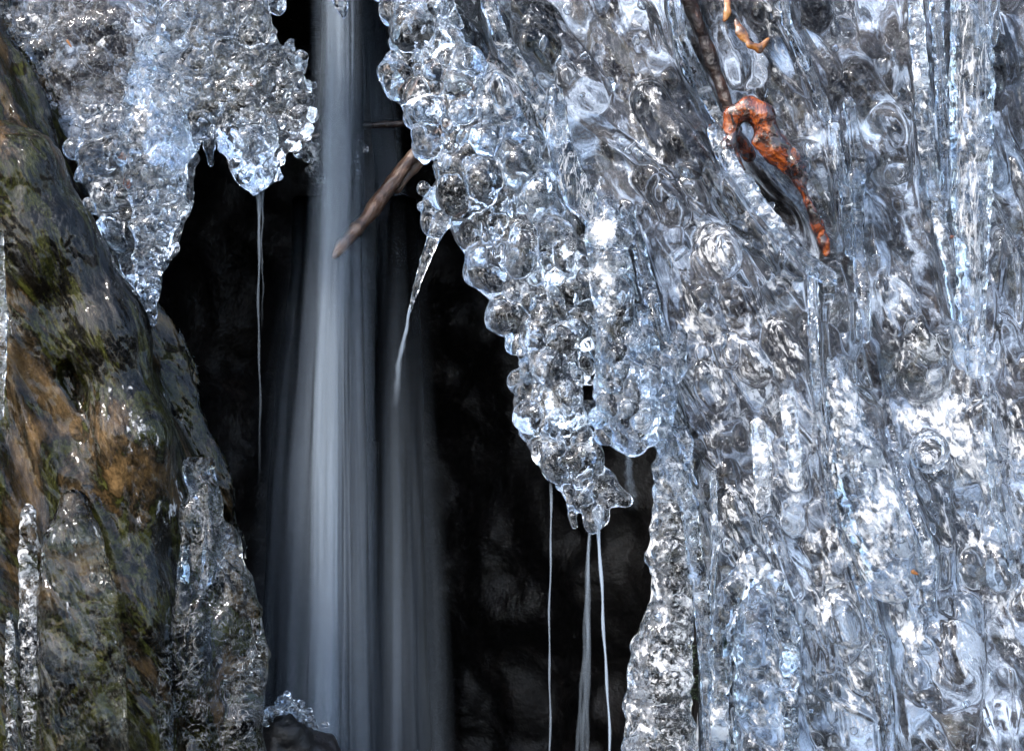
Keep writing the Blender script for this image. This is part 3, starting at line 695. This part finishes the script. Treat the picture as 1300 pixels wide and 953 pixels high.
V, F, N = Fd.mesh(); tag(link('stone', V, F, M['cave'], None, (V[:,0].mean(), V[:,1].mean(), V[:,2].min()), N), 'black wet stone at the foot of the waterfall on its left', 'stone')
Fd = Field((-.36,-.02,-.50), (-.20,.14,-.34), .0018)
for i in range(90):
    x = R.gauss(365, 20); yy = R.uniform(.01, .06); Fd.ball(W(x, 892+abs(x-365)*.7+R.uniform(-12,10), yy), R.uniform(2, 5)/1000, .001, (R.uniform(.8,1.8),1,R.uniform(.6,1.3)))
ice('splash_ice', Fd, 'clear', 'scattered crumbs of splash ice at the foot of the waterfall', 'splash ice', .25)
Fd = Field((.18,.03,-.44), (.28,.10,-.30), .001)
for i in range(130):
    a = W(R.gauss(880,8), R.uniform(815,890), R.uniform(.05,.08)); Fd.cone(a, a+np.array([R.uniform(-.007,.007), R.uniform(-.006,.002), R.uniform(-.004,.008)]), .0016, .0006, .0006)
V, F, N = Fd.mesh(); tag(link('moss', V, F, M['moss'], None, (V[:,0].mean(), V[:,1].mean(), V[:,2].min()), N), 'bit of green moss in the gap beside the ringed ice column', 'moss')

# ------------------------------------------------------------------ rust root and leaves in the ice
wood('root', [(950,196,0.057,9),(940,182,0.047,10),(928,165,0.032,9),(932,146,0.024,12),(950,138,0.020,15),(968,148,0.020,17),(974,170,0.022,16),(984,188,0.024,17),(1002,205,0.027,15),(1016,228,0.032,10),(1028,255,0.036,7),(1038,285,0.040,6),(1046,308,0.042,7),(1050,322,0.042,5)], 'rust',
     'glossy orange brown root with a curled loop frozen in the ice', 'root', .0028, 38, (1,1,.8), .006, flat=.7,
     extra=([(928,160,0.024,9),(926,185,0.022,8),(934,205,0.024,8),(946,216,0.026,4)], [(962,180,0.022,10),(980,200,0.024,9)], [(1012,214,0.027,8),(1026,206,0.032,4)]))
wood('root', [(936,165,.04,6),(920,125,.045,8),(905,80,.05,9),(890,40,.05,8),(874,0,.045,9),(862,-60,.045,9)], 'twig', 'dark stem of the root running up the gap in the ice to the top edge', 'root', .003, 60)
wood('leaf', [(922,-14,.004,4),(924,15,-.002,5),(920,26,-.002,2.5)], 'leaf', 'narrow orange leaf tip at the top edge above the curled root', 'leaf', .0015, 90, (1,1,1), .002, .0014, .3)
wood('leaf', [(934,26,-.002,3),(940,40,-.006,7),(952,56,-.008,5),(964,62,-.006,7),(976,50,-.006,3)], 'leaf', 'yellowish crumpled leaf frozen at the top right of centre', 'leaf', .002, 90, (1,1,1), .002, .0014, .3)
def bit(name, x, y, L_, wd, ang, lab, cat, yy=None):
    d = np.array([math.cos(ang), 0, -math.sin(ang)])*L_/2000
    y0 = (front_y(x, y)-.003 if x > 640 else .0) if yy is None else yy
    c = W(x, y, y0); Fd = Field(c-L_/1500-.006, c+L_/1500+.006, .0007); Fd.cone(c-d, c+d, wd/1000, wd*.5/1000, .001, flat=.5)
    V, F, N = Fd.mesh(); tag(link(name, V, F, M['rust' if x % 2 else 'leaf'], None, tuple(c), N), lab, cat)
bit('leaf_fragment', 1162, 727, 7, 3.2, .5, 'dark red leaf crumb on the ice below the ring at lower right', 'leaf crumb')
bit('conifer_needle', 1277, 781, 24, 1.0, 1.3, 'brown needle upright on the ice near the lower right edge', 'needle')
bit('conifer_needle', 1195, 845, 12, .8, .9, 'short brown needle at the bottom on the right', 'needle')
bit('leaf_fragment', 1209, 301, 4, 3, 0, 'orange speck in the ice left of the tall column', 'leaf crumb')
bit('leaf_fragment', 88, 56, 9, 2, 1.0, 'orange leaf crumb on the clear ice in the upper left', 'leaf crumb', .05)
bit('leaf_fragment', 161, 198, 10, 3, .5, 'orange leaf crumb on the ice beside the ringed icicle', 'leaf crumb', .005)
bit('leaf_fragment', 165, 230, 6, 3, 1.2, 'smaller orange leaf crumb just under another on the ringed icicle side', 'leaf crumb', .005)
bit('leaf_fragment', 319, 108, 4, 2.5, .4, 'tiny brown speck on the bubble cluster', 'leaf crumb', -.005)

# ------------------------------------------------------------------ falling water
def tube(path, rx, ry, thin, n=8):
    """path (k,3), radii (k,), thin (k,) -> verts, quads, attribute"""
    k = len(path); a = np.linspace(0, 2*np.pi, n, endpoint=False)
    V = path[:,None,:] + np.stack([rx[:,None]*np.cos(a), ry[:,None]*np.sin(a), 0*rx[:,None]*a], -1)
    i = np.arange(k*n).reshape(k, n); j = np.roll(i, -1, 1)
    F = np.stack([i[:-1], j[:-1], j[1:], i[1:]], -1).reshape(-1, 4)
    return V.reshape(-1, 3), F, np.repeat(thin, n)
def fall(name, strands, mat, label, base):
    Vs, Fs, As, o = [], [], [], 0
    for st_ in strands:
        V, F, A = tube(*st_); Vs.append(V); Fs.append(F+o); As.append(A); o += len(V)
    ob = link(name, np.concatenate(Vs), np.concatenate(Fs), M[mat], None, base)
    ob.data.attributes.new('thin', 'FLOAT', 'POINT').data.foreach_set('value', np.concatenate(As).astype(np.float32))
    return tag(ob, label, 'waterfall')
def veil(cx, half, y0, dy, zt, zb, n, wmin, wmax, seed, core=1.0, fade=(0,0)):
    """n hair-fine to finger-wide strands of falling water; cx/half are (py, px) tables"""
    r_ = np.random.default_rng(seed); out = []
    for i in range(n):
        g = r_.normal(0, .46); py_ = np.linspace(zt, zb, 46)
        c = np.interp(py_, [q[0] for q in cx], [q[1] for q in cx]); hw = np.interp(py_, [q[0] for q in half], [q[1] for q in half])
        yy = y0 + r_.normal(0, dy)
        s_ = (D+y0)/D/1000
        wob = np.interp(py_, np.linspace(zt, zb, 9), np.cumsum(r_.normal(0, 2.0, 9)))
        path = np.stack([((c+g*hw+wob)-650)*s_, np.full(46, yy)+.01*g*np.sin(py_/200), (476.5-py_)*s_], -1)
        big = r_.random()**2.5; rad = (wmin+(wmax-wmin)*big)/1000*np.interp(py_, [zt, zb], [.8, 1.25])
        a, b = np.sort(r_.uniform(0, 1, 2)); t_ = np.linspace(0, 1, 46)
        if r_.random() < .55: env = np.clip(np.minimum((t_-a+.2)/.2, (b+.2-t_)/.2), 0, 1)
        else: env = np.ones(46)
        env = env*np.clip((t_)/max(fade[0], 1e-3), 0, 1)*np.clip((1-t_)/max(fade[1], 1e-3), 0, 1)
        out.append((path, rad, rad*.6, env*(1.15-.6*big)*core*r_.uniform(.5, 1.2)*math.exp(-g*g*.9)))
    return out
ST = veil([(-60,432),(100,433),(300,430),(450,426),(600,422),(1040,418)], [(-60,28),(150,26),(300,26),(420,34),(600,44),(1040,60)], .20, .03, -70, 1040, 80, 10, 34, 1, .6)
ST += veil([(-60,434),(200,436),(450,428),(1040,420)], [(-60,14),(300,11),(1040,22)], .20, .02, -70, 1040, 80, 5, 18, 2, 1.5)
ST += veil([(-60,433),(200,434),(450,427),(1040,418)], [(-60,26),(300,24),(1040,60)], .20, .03, -70, 1040, 170, .8, 4, 9, .4)
fall('waterfall', ST, 'veil', 'silky white main waterfall dropping through the dark cave', W(425,1040,.2))
fall('waterfall', veil([(330,510),(500,508),(1040,508)], [(250,14),(600,34),(1040,56)], .26, .03, 250, 1040, 90, 8, 26, 3, .19, (.7,0)), 'veil', 'fainter veil of water falling to the right of the main waterfall', W(512,1040,.26))
fall('waterfall', veil([(-60,470),(200,488),(500,500)], [(-60,14),(200,18),(500,30)], .30, .02, -70, 560, 40, 6, 24, 4, .4, (0,.4)), 'veil', 'dim haze of water between the main waterfall and the branch', W(490,560,.3))
fall('waterfall', veil([(330,388),(500,370),(1040,352)], [(250,8),(600,32),(1040,50)], .28, .03, 250, 1040, 70, 8, 30, 5, .24, (.8,0)), 'veil', 'faint spray of water left of the main waterfall', W(355,1040,.28))
def jet(x0, y0p, x1, y1p, r0, r1, yy, thin0, thin1, n=1, bend=0, top=0, seed=0):
    out = []; r_ = np.random.default_rng(seed); py_ = np.linspace(y0p, y1p, 40); t_ = np.linspace(0, 1, 40)
    for i in range(n):
        off = r_.normal(0, 1)*(r1 if n > 1 else 0)*t_
        x = x0+(x1-x0)*t_ + bend*np.sin(t_*math.pi) + off + .9*np.sin(t_*11+seed) + .5*np.sin(t_*29+i); s_ = (D+yy)/D/1000
        rr = (r0+(r1-r0)*t_)/1000*(1+.22*np.sin(t_*37+seed*2+i))
        if top: rr = rr*(1+top*np.exp(-t_*14))
        out.append((np.stack([(x-650)*s_, 0*x+yy, (476.5-py_)*s_], -1), rr, rr, (thin0+(thin1-thin0)*t_)*np.clip(t_*12+.25, 0, 1)))
    return out
fall('water_thread', jet(328,232,330,620,1.5,1.6,.035,.24,.0,1,0,3)+jet(333,232,333,420,.8,1.0,.035,.2,.0,1,0,2), 'jet', 'thin thread of water under the stubby bubbly icicle, left of the waterfall', W(330,640,.035))
fall('water_thread', jet(699,612,697,1040,1.1,1.5,-.01,.3,.2,1,0,1), 'jet', 'thin straight thread of water left of the two jets from the ridge tip', W(697,1040,-.01))
fall('water_thread', jet(749,660,738,1040,1.6,3.4,.02,.11,.06,4,0,0,3), 'jet', 'blurry pale thread of water falling left of the crisp jet', W(740,1040,.02))
fall('water_jet', jet(756,644,775,1040,2.3,1.5,-.012,.6,.5,1,4,1), 'jet', 'crisp bright jet of water running from the tip of the bubbly ridge', W(770,1040,-.012))
fall('water_thread', jet(522,386,504,520,1.4,4,-.014,.2,.0,3,-3,0,5), 'jet', 'pale fading thread of water off the slim curved icicle', W(505,560,-.01))
fall('water_thread', jet(796,570,794,650,4,7,.0,.14,.0,2,0,0,6), 'jet', 'short faint drip below the knobbly icicle', W(795,650,.0))
